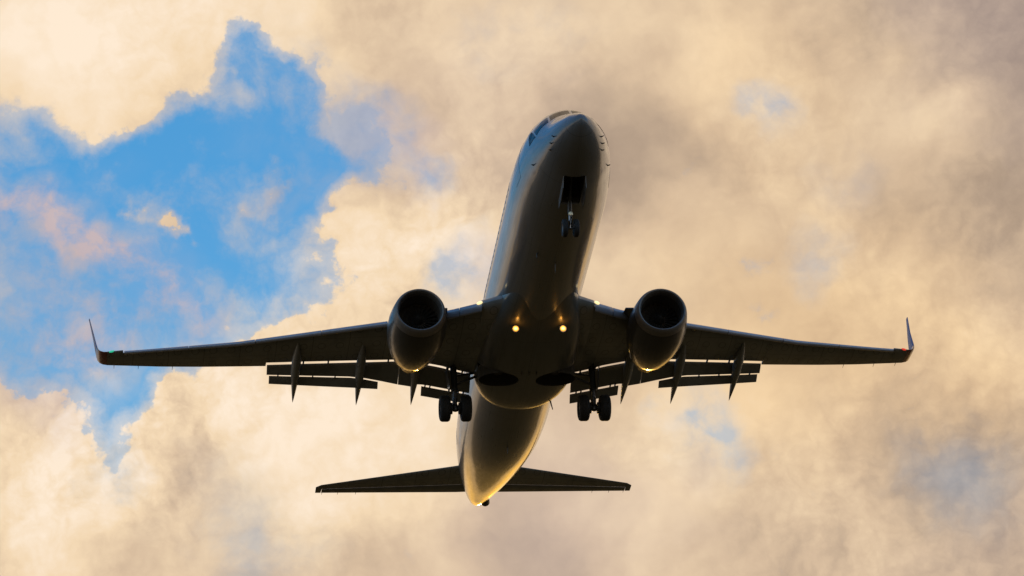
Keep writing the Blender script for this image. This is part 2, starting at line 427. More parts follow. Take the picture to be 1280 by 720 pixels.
def smooth_tab(tab, x):
    """monotone-ish cubic through table rows (y, v1, v2, ...)"""
    k = 0
    while k < len(tab) - 2 and x > tab[k + 1][0]: k += 1
    p0 = tab[max(k - 1, 0)]; p1 = tab[k]; p2 = tab[k + 1]; p3 = tab[min(k + 2, len(tab) - 1)]
    h = p2[0] - p1[0]; t = min(max((x - p1[0]) / h, 0), 1); out = []
    for q in range(1, len(p1)):
        d = (p2[q] - p1[q]) / h
        m1 = 0.5 * (d + (p1[q] - p0[q]) / (p1[0] - p0[0])) if p1[0] > p0[0] else d
        m2 = 0.5 * (d + (p3[q] - p2[q]) / (p3[0] - p2[0])) if p3[0] > p2[0] else d
        if p1[0] > p0[0] and (p1[q] - p0[q]) * d <= 0: m1 = 0
        if p3[0] > p2[0] and (p3[q] - p2[q]) * d <= 0: m2 = 0
        t2, t3 = t * t, t * t * t
        out.append((2 * t3 - 3 * t2 + 1) * p1[q] + (t3 - 2 * t2 + t) * h * m1 + (-2 * t3 + 3 * t2) * p2[q] + (t3 - t2) * h * m2)
    return out


def bool_cut(o, cutters):
    for c in cutters:
        md = o.modifiers.new("cut", 'BOOLEAN'); md.operation = 'DIFFERENCE'; md.solver = 'EXACT'; md.object = c
    dg = bpy.context.evaluated_depsgraph_get(); dg.update()
    me = bpy.data.meshes.new_from_object(o.evaluated_get(dg))
    o.modifiers.clear(); o.data = me
    for p in me.polygons: p.use_smooth = True
    me.set_sharp_from_angle(angle=RAD(32))


# ------------------------------------------------------------------ ground (far below the view; its bounce lights the belly)
bm = bmesh.new()
bmesh.ops.create_circle(bm, cap_ends=True, segments=96, radius=40000.0)
gm = bpy.data.materials.new("grass_field"); gm.use_nodes = True
gq = NB(gm.node_tree.nodes, gm.node_tree.links); gb = gm.node_tree.nodes['Principled BSDF']
gt = gm.node_tree.nodes.new('ShaderNodeTexCoord')
gf = gq.noise(gt.outputs['Object'], 0.02, 8.0, 0.6)
gf2 = gq.noise(gt.outputs['Object'], 1.5, 6.0, 0.6)
gc = gq.mix(gf, (0.044, 0.040, 0.015, 1), (0.066, 0.054, 0.021, 1))
gm.node_tree.links.new(gq.mix(gf2, gc, (0.06, 0.045, 0.02, 1)), gb.inputs['Base Color'])
gb.inputs['Roughness'].default_value = 0.95
gb.inputs['Specular IOR Level'].default_value = 0.1
ground = make("ground", bm, gm, smooth=False)
ground['kind'] = 'structure'

# ------------------------------------------------------------------ the airliner: x = span, y = aft from the nose, z = up
jet = bpy.data.objects.new("airliner", None)
jet.location = (20.849, 135.428, 68.487)
jet.rotation_euler = (RAD(-3.0), 0, 0)
jet.empty_display_size = 3
COL.objects.link(jet)
jet['label'] = "twin-engine passenger jet seen from below, landing gear and flaps down, against sunset clouds"
jet['category'] = "airplane"

# ---- fuselage
FUS = [  # y, top, bottom, half width
    (-0.50, -0.60, -0.66, 0.03), (-0.45, -0.48, -0.80, 0.14), (-0.28, -0.34, -0.97, 0.32), (0.05, -0.12, -1.18, 0.56), (0.50, 0.10, -1.37, 0.79),
    (1.10, 0.38, -1.54, 1.02), (1.65, 0.68, -1.66, 1.19), (2.25, 1.20, -1.77, 1.35), (3.00, 1.64, -1.87, 1.52),
    (4.00, 1.87, -1.95, 1.69), (5.20, 1.97, -2.00, 1.81), (6.80, 2.00, -2.02, 1.88), (10.0, 2.00, -2.02, 1.88),
    (24.5, 2.00, -2.02, 1.88), (26.5, 2.00, -1.94, 1.86), (28.5, 2.00, -1.70, 1.78), (31.0, 1.98, -1.20, 1.55),
    (33.5, 1.90, -0.62, 1.20), (35.5, 1.74, -0.10, 0.84), (37.0, 1.50, 0.31, 0.50), (37.6, 1.36, 0.53, 0.33), (38.0, 1.20, 0.74, 0.19), (38.2, 1.06, 0.90, 0.07)]


def fus(y, t, off=0.0):
    zt, zb, hw = smooth_tab(FUS, y)
    zm = zb + (zt - zb) * (0.515 if y > 3 else 0.47)
    h = (zt - zm) if sin(t) > 0 else (zm - zb)
    x, z = hw * cos(t), zm + h * sin(t)
    if off:
        n = Vector((cos(t) / hw, 0, sin(t) / h)).normalized()
        return Vector((x, y, z)) + n * off
    return Vector((x, y, z))


ys = [-0.5, -0.49, -0.475, -0.45, -0.41, -0.36, -0.28, -0.18, -0.07, 0.05, 0.18, 0.33, 0.5, 0.75, 0.92, 1.1, 1.35, 1.6, 1.9, 2.2, 2.6, 3.0, 3.5, 4.0, 4.6, 5.2, 5.9, 6.6, 8, 10]
ys += [10 + 14.5 * k / 8 for k in range(1, 9)]
y = 25.0
while y < 37.6:
    ys.append(y); y += 0.5
ys += [37.6, 37.8, 38.0, 38.1, 38.17, 38.2]
NA = 80
bm = bmesh.new()
loft(bm, [[fus(y, 2 * pi * (k + 0.5) / NA) for k in range(NA)] for y in ys])
fuselage = make("fuselage", bm, M_HULL, jet)

# ---- belly fairing
FAIR = [(10.2, -1.75, 0.95), (12.0, -1.90, 1.28), (13.4, -2.01, 1.60), (14.8, -2.13, 1.86), (16.2, -2.26, 1.97), (17.6, -2.33, 2.01), (19.2, -2.34, 2.03),
        (20.2, -2.32, 1.97), (20.9, -2.27, 1.78), (21.4, -2.20, 1.48), (21.75, -2.10, 1.05), (21.95, -1.98, 0.55)]


def fair_ring(y):
    zb, hw = smooth_tab(FAIR, y); zt = -0.35; out = []
    zc = -1.15
    for k in range(56):
        t = 2 * pi * (k + 0.5) / 56; c, s = cos(t), sin(t)
        e = 2 / 2.7
        x = hw * math.copysign(abs(c) ** e, c)
        z = zc + ((zt - zc) if s > 0 else (zc - zb)) * math.copysign(abs(s) ** e, s)
        out.append((x, y, z))
    return out


bm = bmesh.new()
loft(bm, [fair_ring(10.2 + 11.75 * (k / 48)) for k in range(49)])
fairing = make("belly_fairing", bm, M_FAIR, jet)

# ---- openings: nose gear bay and the two main wheel wells
cut = []
BAY = (2.06, 3.86, 0.39)
bm = bmesh.new(); box(bm, (0, (BAY[0] + BAY[1]) / 2, -1.6), (2 * BAY[2], BAY[1] - BAY[0], 1.4)); cut.append(make("nose_cut", bm, M_BAY))
cut[-1].parent = jet
wcut = []
for sx in (-1, 1):
    bm = bmesh.new(); lathe(bm, (0, 0, -2.6), (0, 0, 1), [(0, 0.64), (1.1, 0.64)], 40, cap0=True, cap1=True)
    bm.transform(Matrix.Translation((sx * 1.17, 18.45, 0)) @ Matrix.Diagonal((1.28, 1, 1, 1)))
    c = make("well_cut", bm, M_BAY); c.parent = jet; wcut.append(c)
bpy.context.view_layer.update()
bool_cut(fuselage, [cut[0]] + wcut)
bool_cut(fairing, wcut)
for c in cut + wcut: bpy.data.objects.remove(c, do_unlink=True)

bm = bmesh.new()
yb0, yb1, xb = BAY[0] + 0.004, BAY[1] - 0.004, BAY[2] - 0.004
v = [bm.verts.new(p) for p in ((-xb, yb0, -1.60), (xb, yb0, -1.60), (xb, yb1, -1.86), (-xb, yb1, -1.86), (-xb, yb0, -0.92), (xb, yb0, -0.92), (xb, yb1, -0.92), (-xb, yb1, -0.92))]
for f in ((4, 5, 6, 7), (0, 1, 5, 4), (1, 2, 6, 5), (2, 3, 7, 6), (3, 0, 4, 7)): bm.faces.new([v[i] for i in f])
make("nose_gear_bay", bm, M_BAY, jet, smooth=False)
for sx in (-1, 1):
    bm = bmesh.new()
    lathe(bm, (0, 0, -2.28), (0, 0, 1), [(0, 0.634), (0.55, 0.634), (0.61, 0.5), (0.63, 0.01)], 40)
    lathe(bm, (0, 0, -2.05), (0, 0, 1), [(0, 0.02), (0.02, 0.12), (0.1, 0.16), (0.4, 0.16)], 24)
    bm.transform(Matrix.Translation((sx * 1.17, 18.45, 0)) @ Matrix.Diagonal((1.278, 1, 1, 1)))
    make("wheel_well", bm, M_BAY, jet)


# ---- windows and doors lie on the skin
def patch(bm, corners, nu=6, nv=4, off=0.008, thick=0.02):
    """corners: four (y, angle deg) in order; a slightly raised curved panel with edges"""
    top, low = {}, {}
    for i in range(nu + 1):
        for j in range(nv + 1):
            u, w = i / nu, j / nv
            a = [(1 - u) * (1 - w), u * (1 - w), u * w, (1 - u) * w]
            yy = sum(q * c[0] for q, c in zip(a, corners)); tt = RAD(sum(q * c[1] for q, c in zip(a, corners)))
            top[i, j] = bm.verts.new(fus(yy, tt, off)); low[i, j] = bm.verts.new(fus(yy, tt, off - thick))
    for i in range(nu):
        for j in range(nv):
            bm.faces.new((top[i, j], top[i + 1, j], top[i + 1, j + 1], top[i, j + 1]))
    for i in range(nu):
        for j, in ((0,), (nv,)): bm.faces.new((top[i, j], top[i + 1, j], low[i + 1, j], low[i, j]))
    for j in range(nv):
        for i, in ((0,), (nu,)): bm.faces.new((top[i, j], top[i, j + 1], low[i, j + 1], low[i, j]))


for sx in (1, -1):
    mir = (lambda a: a) if sx > 0 else (lambda a: 180 - a)
    for quad in ([(1.66, 87.5), (1.84, 50), (2.34, 56), (2.22, 87.5)],
                 [(1.90, 46), (2.32, 19), (2.86, 28), (2.40, 53)],
                 [(2.40, 17), (2.98, 9), (3.30, 24), (2.92, 27)]):
        bm = bmesh.new(); patch(bm, [(a, mir(b)) for a, b in quad]); make("cockpit_window", bm, M_GLASS, jet)
    for y0, y1, a0, a1 in ((4.45, 5.30, -14, 44), (29.3, 30.05, -8, 50)):
        bm = bmesh.new(); patch(bm, [(y0, mir(a0)), (y1, mir(a0)), (y1, mir(a1)), (y0, mir(a1))], 4, 10, 0.006); make("cabin_door", bm, M_DOOR, jet)
    bm = bmesh.new()
    z0 = 0.42
    pts = [(0.125 * (abs(cos(t)) ** 0.75) * math.copysign(1, cos(t)), 0.18 * (abs(sin(t)) ** 0.75) * math.copysign(1, sin(t))) for t in [2 * pi * k / 16 for k in range(16)]]
    def skin(yy, zz, off):
        zt, zb, hw = 2.0, -2.02, 1.88; zm = zb + (zt - zb) * 0.515
        return Vector((sx * (hw * math.sqrt(1 - ((zz - zm) / (zt - zm)) ** 2) + off), yy, zz))
    loft(bm, [[skin(a, z0 + b, o) for a, b in pts] for o in (-0.02, 0.006)])
    wsrc = make("cabin_window", bm, M_CABWIN, jet)
    wsrc.location.y = 6.9
    for k in range(1, 36):
        if k in (19, 21): continue
        c = wsrc.copy(); COL.objects.link(c); c.parent = jet; c.location.y = 6.9 + 0.508 * k

# ---- wing geometry tables (metres)
WLE = [(1.2, 12.75), (2.0, 13.45), (3.4, 14.65), (5.0, 15.70), (7.18, 17.02), (8.15, 17.62), (11.65, 19.78), (15.4, 21.65), (16.3, 22.08), (17.1, 22.50)]
WGAP = [(1.2, 20.1), (2.0, 19.95), (2.9, 19.75), (3.35, 19.58), (4.4, 19.45), (5.04, 19.47), (6.66, 20.02), (8.83, 20.78), (10.40, 21.36)]
WTE = [(10.41, 21.72), (13.0, 22.58), (14.7, 23.09), (17.1, 23.70)]
wz = lambda x: -1.5 + 0.13 * x + 0.0008 * x * x
S_IN = (2.25, 3.95)      # krueger span
S_OUT = (5.75, 16.25)    # slat span


def foil(x, y0, y1, z, th, te, mapf, n=12, up=0.6):
    """closed aerofoil ring from the nose at y0 to a blunt edge at y1"""
    c = y1 - y0; up_, lo_ = [], []
    for k in range(n + 1):
        s = (1 - cos(pi * k / n)) / 2
        yt = 5 * th * c * (0.2969 * math.sqrt(s) - 0.126 * s - 0.3516 * s * s + 0.2843 * s ** 3 - 0.1015 * s ** 4)
        yt = max(yt, 0.0) + te * s / 2
        up_.append(mapf(x, y0 + s * c, z + 2 * up * yt)); lo_.append(mapf(x, y0 + s * c, z - 2 * (1 - up) * yt))
    return up_[::-1] + lo_[1:]


def slab(bm, xs, LE, TE, ze, zte, th, sx, n=8, te=0.012, up=0.6):
    """aerofoil strip whose leading edge is at (LE, ze) and trailing edge at (TE, zte)"""
    rings = []
    for x in xs:
        a, b, z0, z1 = LE(x), TE(x), ze(x), zte(x)
        L = math.hypot(b - a, z1 - z0); ca, sa = (b - a) / L, (z1 - z0) / L
        def mp(xx, yy, zz):
            return (sx * xx, a + yy * ca - zz * sa, z0 + yy * sa + zz * ca)
        rings.append(foil(x, 0.0, L, 0.0, th, te, mp, n, up))
    loft(bm, rings)


def span(a, b, n): return [a + (b - a) * k / n for k in range(n + 1)]
def T(*rows): return lambda x: lerp_tab(rows, x)


def wing_side(sx):
    side = lambda x, y, z: (sx * x, y, z)
    bm = bmesh.new(); rings = []
    for x in sorted(set(span(1.2, 10.40, 26) + [10.41, 2.24, 2.26, 3.94, 3.96, 5.74, 5.76, 16.24, 16.26] + span(10.6, 16.9, 18))):
        le = lerp_tab(WLE, x)
        if S_OUT[0] < x < S_OUT[1]: le += lerp_tab([(5.7, .42), (16.3, .24)], x)
        if S_IN[0] < x < S_IN[1]: le += 0.30
        te = lerp_tab(WGAP, x) if x <= 10.405 else lerp_tab(WTE, x)
        if 11.2 < x < 15.2: te -= 0.0
        th = lerp_tab([(1.2, .125), (5, .115), (10, .13), (17.1, .10)], x)
        bl = lerp_tab([(1.2, .16), (5, .12), (10.4, .07), (10.41, .03), (17.1, .02)], x)
        rings.append(foil(x, le, te, wz(x), th, bl, side, 16, 0.62))
    loft(bm, rings)
    wing = make("wing", bm, M_WING, jet)
    # blended winglet
    ST = [(16.90, wz(16.9), 22.395, 23.645, 6), (17.06, .97, 22.48, 23.68, 22), (17.19, 1.06, 22.58, 23.73, 44), (17.27, 1.19, 22.70, 23.79, 62), (17.315, 1.38, 22.86, 23.87, 75),
          (17.36, 1.75, 23.20, 24.04, 81), (17.43, 2.40, 23.74, 24.32, 83), (17.51, 3.00, 24.16, 24.57, 83.5), (17.575, 3.50, 24.50, 24.82, 84), (17.59, 3.58, 24.64, 24.86, 84)]
    def wring(s):
        x, z, le, te, ph = s; p = RAD(ph)
        return foil(0, le, te, 0, 0.07, 0.012, lambda q, yy, t: (sx * (x - t * sin(p)), yy, z + t * cos(p)), 12, 0.6)
    bm = bmesh.new(); loft(bm, [wring(s) for s in ST[:5]], mi=0); loft(bm, [wring(s) for s in ST[4:]], cap0=False, mi=1)
    bmesh.ops.remove_doubles(bm, verts=bm.verts[:], dist=1e-4)
    make("winglet", bm, [M_WROOT, M_WGLT], wing)
    # navigation light set in the leading edge beside the winglet
    bm = bmesh.new()
    r = bmesh.ops.create_uvsphere(bm, u_segments=14, v_segments=8, radius=1.0, matrix=Matrix.Translation((sx * 16.72, lerp_tab(WLE, 16.72) + 0.015, wz(16.72) + 0.01)) @ Matrix.Rotation(RAD(27) * sx, 4, 'Z') @ Matrix.Diagonal((0.13, 0.05, 0.045, 1)))
    nl = make("navigation_light", bm, M_RED if sx > 0 else M_GREEN, wing)
    nl["label"] = "red navigation light" if sx > 0 else "green navigation light"
    # leading edge slats and krueger flaps
    def slat_piece(name, x0, x1, c0, c1, droop, mat):
        bm = bmesh.new(); rings = []
        for x in span(x0, x1, 8):
            c = c0 + (c1 - c0) * (x - x0) / (x1 - x0); le = lerp_tab(WLE, x); z = wz(x) - droop
            prof = [(1.0, .30), (.75, .27), (.45, .20), (.22, .11), (.08, .02), (.0, -.09), (.02, -.19), (.09, -.27), (.20, -.30), (.30, -.285), (.33, -.25), (.27, -.17), (.30, -.05), (.42, .06), (.65, .17), (1.0, .255)]
            rings.append([(sx * x, le + a * c, z + b * c) for a, b in prof])
        loft(bm, rings); make(name, bm, mat, wing, 50)
    cc = lambda x: lerp_tab([(5.7, .62), (16.3, .36)], x)
    e = [5.80, 8.35, 10.95, 13.6, 16.22]
    for a, b in zip(e, e[1:]): slat_piece("slat", a + .015, b - .015, cc(a), cc(b), 0.02, M_SLAT)
    for a, b in ((2.28, 3.08), (3.11, 3.92)):
        bm = bmesh.new(); rings = []
        for x in span(a, b, 4):
            le, z = lerp_tab(WLE, x), wz(x)
            rings.append([(sx * x, le + p, z + q) for p, q in ((.26, .10), (.14, .10), (.05, .075), (.0, .02), (-.005, -.06), (.03, -.15), (.09, -.23), (.15, -.27), (.19, -.265), (.19, -.235), (.13, -.17), (.10, -.08), (.11, .0), (.18, .06), (.26, .075))])
        loft(bm, rings); make("krueger_flap", bm, M_SLAT, wing, 50)
    # aileron seam strip and flaps
    o = 0.0
    gapf = lambda x: lerp_tab(WGAP, x)
    def flap(name, x0, x1, le, lz, te, tz, th):
        bm = bmesh.new(); slab(bm, span(x0, x1, 8), le, te, lambda x: wz(x) + lz(x), lambda x: wz(x) + tz(x), th, sx)
        return make(name, bm, M_FLAP, wing)
    flap("main_flap", 5.062, 10.36, lambda x: gapf(x) + 0.21, lambda x: -0.03, T((5.1, 20.82), (5.8, 20.80), (6.75, 20.83), (10.36, 22.02)), T((5.1, -.54), (5.8, -.48), (6.75, -.41), (10.36, -.26)), .16)
    flap("main_flap", 4.41, 5.045, lambda x: gapf(x) + 0.21, lambda x: -0.03, T((4.0, 20.79), (5.1, 20.82)), T((4.0, -.60), (5.1, -.54)), .15)
    flap("main_flap", 2.10, 4.39, lambda x: gapf(x) + 0.21, lambda x: -0.03, T((2.05, 20.90), (4.0, 20.52), (4.39, 20.58)), T((2.05, -.52), (4.0, -.55), (4.39, -.56)), .15)
    flap("aft_flap", 5.86, 10.26, T((5.85, 20.88), (6.77, 20.90), (10.26, 22.03)), T((5.85, -.50), (6.77, -.43), (10.26, -.29)), T((5.85, 21.20), (6.77, 21.34), (10.26, 22.40)), T((5.85, -.68), (6.77, -.68), (10.26, -.48)), .13)
    flap("aft_flap", 2.10, 4.10, T((2.1, 20.97), (4.1, 20.61)), T((2.1, -.55), (4.1, -.59)), T((2.1, 21.24), (4.1, 21.07)), T((2.1, -.85), (4.1, -.81)), .13)
    # flap track fairings
    for x, ya, yg, yt in ((9.22, 19.0, 21.0, 23.40), (6.62, 18.3, 20.1, 22.90), (4.40, 17.7, 19.5, 22.25)):
        bm = bmesh.new(); rings = []; nst = 22
        for k in range(nst + 1):
            s = k / nst; yy = ya + (yt - ya) * s
            zc = wz(x) + (lerp_tab([(ya, -.10), (yg, -.30), (yt, -.72)], yy))
            w = 0.19 * min(1, (s / .30)) ** .6 * min(1, ((1 - s) / .50)) ** .85 + 0.004
            hgt = w * 1.35
            rings.append([(sx * x + w * cos(2 * pi * q / 16), yy, zc + hgt * sin(2 * pi * q / 16)) for q in range(16)])
        loft(bm, rings); make("flap_track_fairing", bm, M_WING, wing)
        bm = bmesh.new()      # the carriage rod between box and flap
        tube(bm, (sx * x, yg - 0.1, wz(x) - 0.12), (sx * x, yg + .75, wz(x) - 0.28), 0.05); make("flap_track", bm, M_STRUT, wing)
    for x in (2.45, 3.05, 5.5, 7.9, 8.9):
        g = gapf(x); bm = bmesh.new()
        box(bm, (sx * x, g + 0.12, wz(x) - 0.02), (0.06, 0.36, 0.07)); make("flap_hinge", bm, M_STRUT, wing)
    for x, yy, zz in ((7.6, 21.18, -.42), (8.5, 21.45, -.38), (9.9, 21.90, -.30), (2.35, 20.90, -.54), (2.55, 20.86, -.54), (3.75, 20.58, -.57), (3.95, 20.56, -.57)):
        bm = bmesh.new(); box(bm, (sx * x, yy, wz(x) + zz), (0.05, 0.24, 0.06)); make("flap_hinge", bm, M_STRUT, wing)
    # static wicks
    for x in (14.2, 15.6, 16.60):
        yy = lerp_tab(WTE, x); bm = bmesh.new()
        tube(bm, (sx * x, yy - .02, wz(x)), (sx * x, yy + .26, wz(x) - .03), 0.014, 0.006, 6); make("static_wick", bm, M_BLACK, wing)
    # root landing light in the leading edge
    bm = bmesh.new()
    xx = 2.36; yy = lerp_tab(WLE, xx)
    bmesh.ops.create_uvsphere(bm, u_segments=18, v_segments=10, radius=1.0, matrix=Matrix.Translation((sx * 2.36, lerp_tab(WLE, 2.36) - .02, wz(2.36) + .04)) @ Matrix.Rotation(RAD(40) * sx, 4, 'Z') @ Matrix.Diagonal((0.14, 0.06, 0.065, 1)))
    make("landing_light", bm, M_ROOTL, wing)
    return wing


for sx in (-1, 1): wing_side(sx)


# ---- engines
def engine(sx):
    ex, ez = sx * 4.83, -1.85
    ax = (0, 1, 0)
    def ringpt(yy, r, k, n=64):
        t = 2 * pi * k / n; c, s = cos(t), sin(t)
        flat = 0.955 if s < 0 else 1.0      # flattened underside
        f = max(0.0, 1 - (yy - 13.0) / 2.2)
        return (ex + r * c * (1 + 0.012 * f), yy, ez + r * s * (1 - (1 - flat) * f))
    def shell(bm, prof, cap0=False, cap1=False): loft(bm, [[ringpt(a, b, k) for k in range(64)] for a, b in prof], cap0, cap1)
    bm = bmesh.new()
    shell(bm, [(13.36, 1.045), (13.7, 1.10), (14.2, 1.155), (14.7, 1.165), (15.2, 1.14), (15.7, 1.08), (16.2, .985), (16.6, .885), (16.85, .81), (16.87, .79), (16.6, .80), (15.9, .82)])
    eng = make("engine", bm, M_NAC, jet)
    bm = bmesh.new()
    shell(bm, [(13.36, 1.043), (13.22, 1.025), (13.08, .995), (12.99, .955), (12.955, .915), (12.97, .875), (13.04, .84), (13.16, .818), (13.3, .812)])
    make("inlet_lip", bm, M_LIP, eng)
    bm = bmesh.new(); shell(bm, [(13.3, .812), (13.6, .80), (13.95, .79), (14.3, .79)]); make("inlet_duct", bm, M_DUCT, eng)
    bm = bmesh.new()
    for k in range(24):
        t = 2 * pi * k / 24; rr = []
        for q, r in enumerate((.20, .40, .60, .785)):
            tw = RAD(25 + 38 * q / 3); w = .11 + .03 * q
            e1 = Vector((-sin(t), 0, cos(t))); c = Vector((ex + r * cos(t), 14.02, ez + r * sin(t)))
            dvec = e1 * sin(tw) * w + Vector((0, cos(tw) * w, 0)); nn = (e1 * cos(tw) - Vector((0, sin(tw), 0))) * 0.008
            rr.append([c - dvec + nn, c + dvec + nn, c + dvec - nn, c - dvec - nn])
        loft(bm, rr)
    make("fan", bm, M_FAN, eng, smooth=False)
    bm = bmesh.new(); lathe(bm, (ex, 13.55, ez), ax, [(0, .005), (.04, .05), (.15, .115), (.3, .18), (.45, .215), (.6, .22)], 28, cap1=True); make("spinner", bm, M_FAN, eng)
    bm = bmesh.new(); lathe(bm, (ex, 14.3, ez), ax, [(0, .78), (.02, .01)], 40); make("stator_disc", bm, M_BAY, eng)
    bm = bmesh.new(); lathe(bm, (ex, 15.9, ez), ax, [(0, .60), (.7, .60), (1.3, .52), (2.0, .40), (2.02, .385), (1.6, .40)], 40); make("core_nozzle", bm, M_DARKMET, eng)
    bm = bmesh.new(); lathe(bm, (ex, 17.3, ez), ax, [(0, .32), (.5, .26), (1.1, .08), (1.15, .01)], 32); make("exhaust_cone", bm, M_DARKMET, eng)
    # pylon
    bm = bmesh.new(); rings = []
    for yy, w, z0, z1 in ((13.95, .03, -.80, -.74), (14.4, .15, -.85, -.60), (15.2, .21, -.95, -.50), (16.2, .22, -1.1, -.66), (17.2, .20, -1.25, -.75), (18.3, .12, -1.1, -.80), (19.0, .03, -.98, -.82)):
        rings.append([(ex + w * a, yy, b) for a, b in ((-1, z0), (-1, (z0 + z1) / 2), (-.7, z1), (0, z1 + .03), (.7, z1), (1, (z0 + z1) / 2), (1, z0), (0, z0 - .01))])
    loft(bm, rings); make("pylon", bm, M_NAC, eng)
    # strake on the inboard shoulder
    bm = bmesh.new(); a = RAD(32); dr = Vector((-sx * cos(a), 0, sin(a))); nn = Vector((sin(a), 0, sx * cos(a))) * 0.02
    o = Vector((ex, 0, ez)); q = [(13.95, 1.08), (14.35, 1.46), (14.95, 1.50), (15.15, 1.44), (15.2, 1.08)]
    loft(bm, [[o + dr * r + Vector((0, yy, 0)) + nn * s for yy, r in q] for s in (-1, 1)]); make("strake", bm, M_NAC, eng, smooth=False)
    return eng


for sx in (-1, 1): engine(sx)

# ---- landing gear
def tyre_mesh(bm, c, r, w, n=36):
    h = w / 2
    lathe(bm, Vector(c) - Vector((0, 0, 0)), (1, 0, 0), [(-h * .72, r * .55), (-h * .95, r * .66), (-h, r * .80), (-h * .88, r * .92), (-h * .62, r * .985), (-h * .5, r), (-h * .46, r * .985), (-h * .42, r), (-h * .06, r), (0, r * .985), (h * .06, r), (h * .42, r), (h * .46, r * .985), (h * .5, r), (h * .62, r * .985), (h * .88, r * .92), (h, r * .80), (h * .95, r * .66), (h * .72, r * .55)], n)


def rim_mesh(bm, c, r, w, n=28):
    h = w / 2
    lathe(bm, c, (1, 0, 0), [(-h * .75, .03), (-h * .75, r * .18), (-h * .5, r * .22), (-h * .35, r * .40), (-h * .6, r * .50), (-h * .72, r * .565), (h * .72, r * .565), (h * .6, r * .50), (h * .35, r * .40), (h * .5, r * .22), (h * .75, r * .18), (h * .75, .03)], n, cap0=True, cap1=True)


def main_gear(sx):
    gx, gy, gz, r = sx * 2.86, 19.6, -3.04, .545
    bm = bmesh.new()
    tube(bm, (gx, gy - .02, -1.05), (gx, gy - .02, -2.25), .135, .125, 20)
    tube(bm, (gx, gy - .02, -2.2), (gx, gy - .02, -2.28), .15, .15, 20)
    tube(bm, (sx * 2.55, gy, gz), (sx * 3.17, gy, gz), .085, .085, 18)
    lathe(bm, (gx, gy, gz), (0, 0, 1), [(-.13, .06), (-.10, .12), (0, .14), (.12, .12), (.2, .09)], 18, cap0=True, cap1=True)
    gear = make("main_landing_gear", bm, M_STRUT, jet)
    bm = bmesh.new(); tube(bm, (gx, gy - .02, -2.24), (gx, gy - .02, gz), .082, .082, 18); make("oleo_piston", bm, M_CHROME, gear)
    bm = bmesh.new()
    for a, b in (((gx, gy + .14, -2.15), (gx, gy + .46, -2.58)), ((gx, gy + .46, -2.58), (gx, gy + .10, gz + .03))):
        for s in (-.07, .07): tube(bm, (a[0] + s * (1 if a[2] > -2.5 else .35), a[1], a[2]), (b[0] + s * (.35 if a[2] > -2.5 else 1), b[1], b[2]), .03, .03, 8)
    make("torque_link", bm, M_STRUT, gear)
    bm = bmesh.new(); tube(bm, (gx, gy - .02, -2.0), (sx * 1.75, gy - .1, -1.55), .06, .05, 12); tube(bm, (gx, gy - .02, -1.6), (sx * 2.0, gy + .3, -1.3), .045, .045, 10); make("side_brace", bm, M_STRUT, gear)
    bm = bmesh.new(); tube(bm, (gx, gy - .1, -1.3), (gx + sx * .05, gy - .85, -1.05), .05, .05, 10); make("drag_brace", bm, M_STRUT, gear)
    bm = bmesh.new(); tube(bm, (gx + .1, gy - .12, -1.2), (gx + .1, gy - .14, -2.3), .018, n=8); tube(bm, (gx + .1, gy - .14, -2.3), (gx + .06, gy - .1, gz + .15), .016, n=8); make("brake_hose", bm, M_BLACK, gear)
    bm = bmesh.new(); box(bm, (gx + sx * .24, gy + .05, -1.72), (.04, .62, .95), Matrix.Rotation(RAD(6) * sx, 3, 'Y')); bmesh.ops.bevel(bm, geom=bm.edges[:], offset=.015, segments=2, affect='EDGES'); make("gear_door", bm, M_FAIR, gear)
    for s in (-1, 1):
        c = (gx + s * .435, gy, gz)
        bm = bmesh.new(); tyre_mesh(bm, c, r, .43); make("tyre", bm, M_TYRE, gear, 60)
        bm = bmesh.new(); rim_mesh(bm, c, r, .43); make("rim", bm, M_RIM, gear)
        bm = bmesh.new(); lathe(bm, (gx + s * .20, gy, gz), (1, 0, 0), [(-.07, .10), (-.07, .24), (.07, .24), (.07, .10)], 24, cap0=True, cap1=True); make("brake_drum", bm, M_BLACK, gear)


for sx in (-1, 1): main_gear(sx)


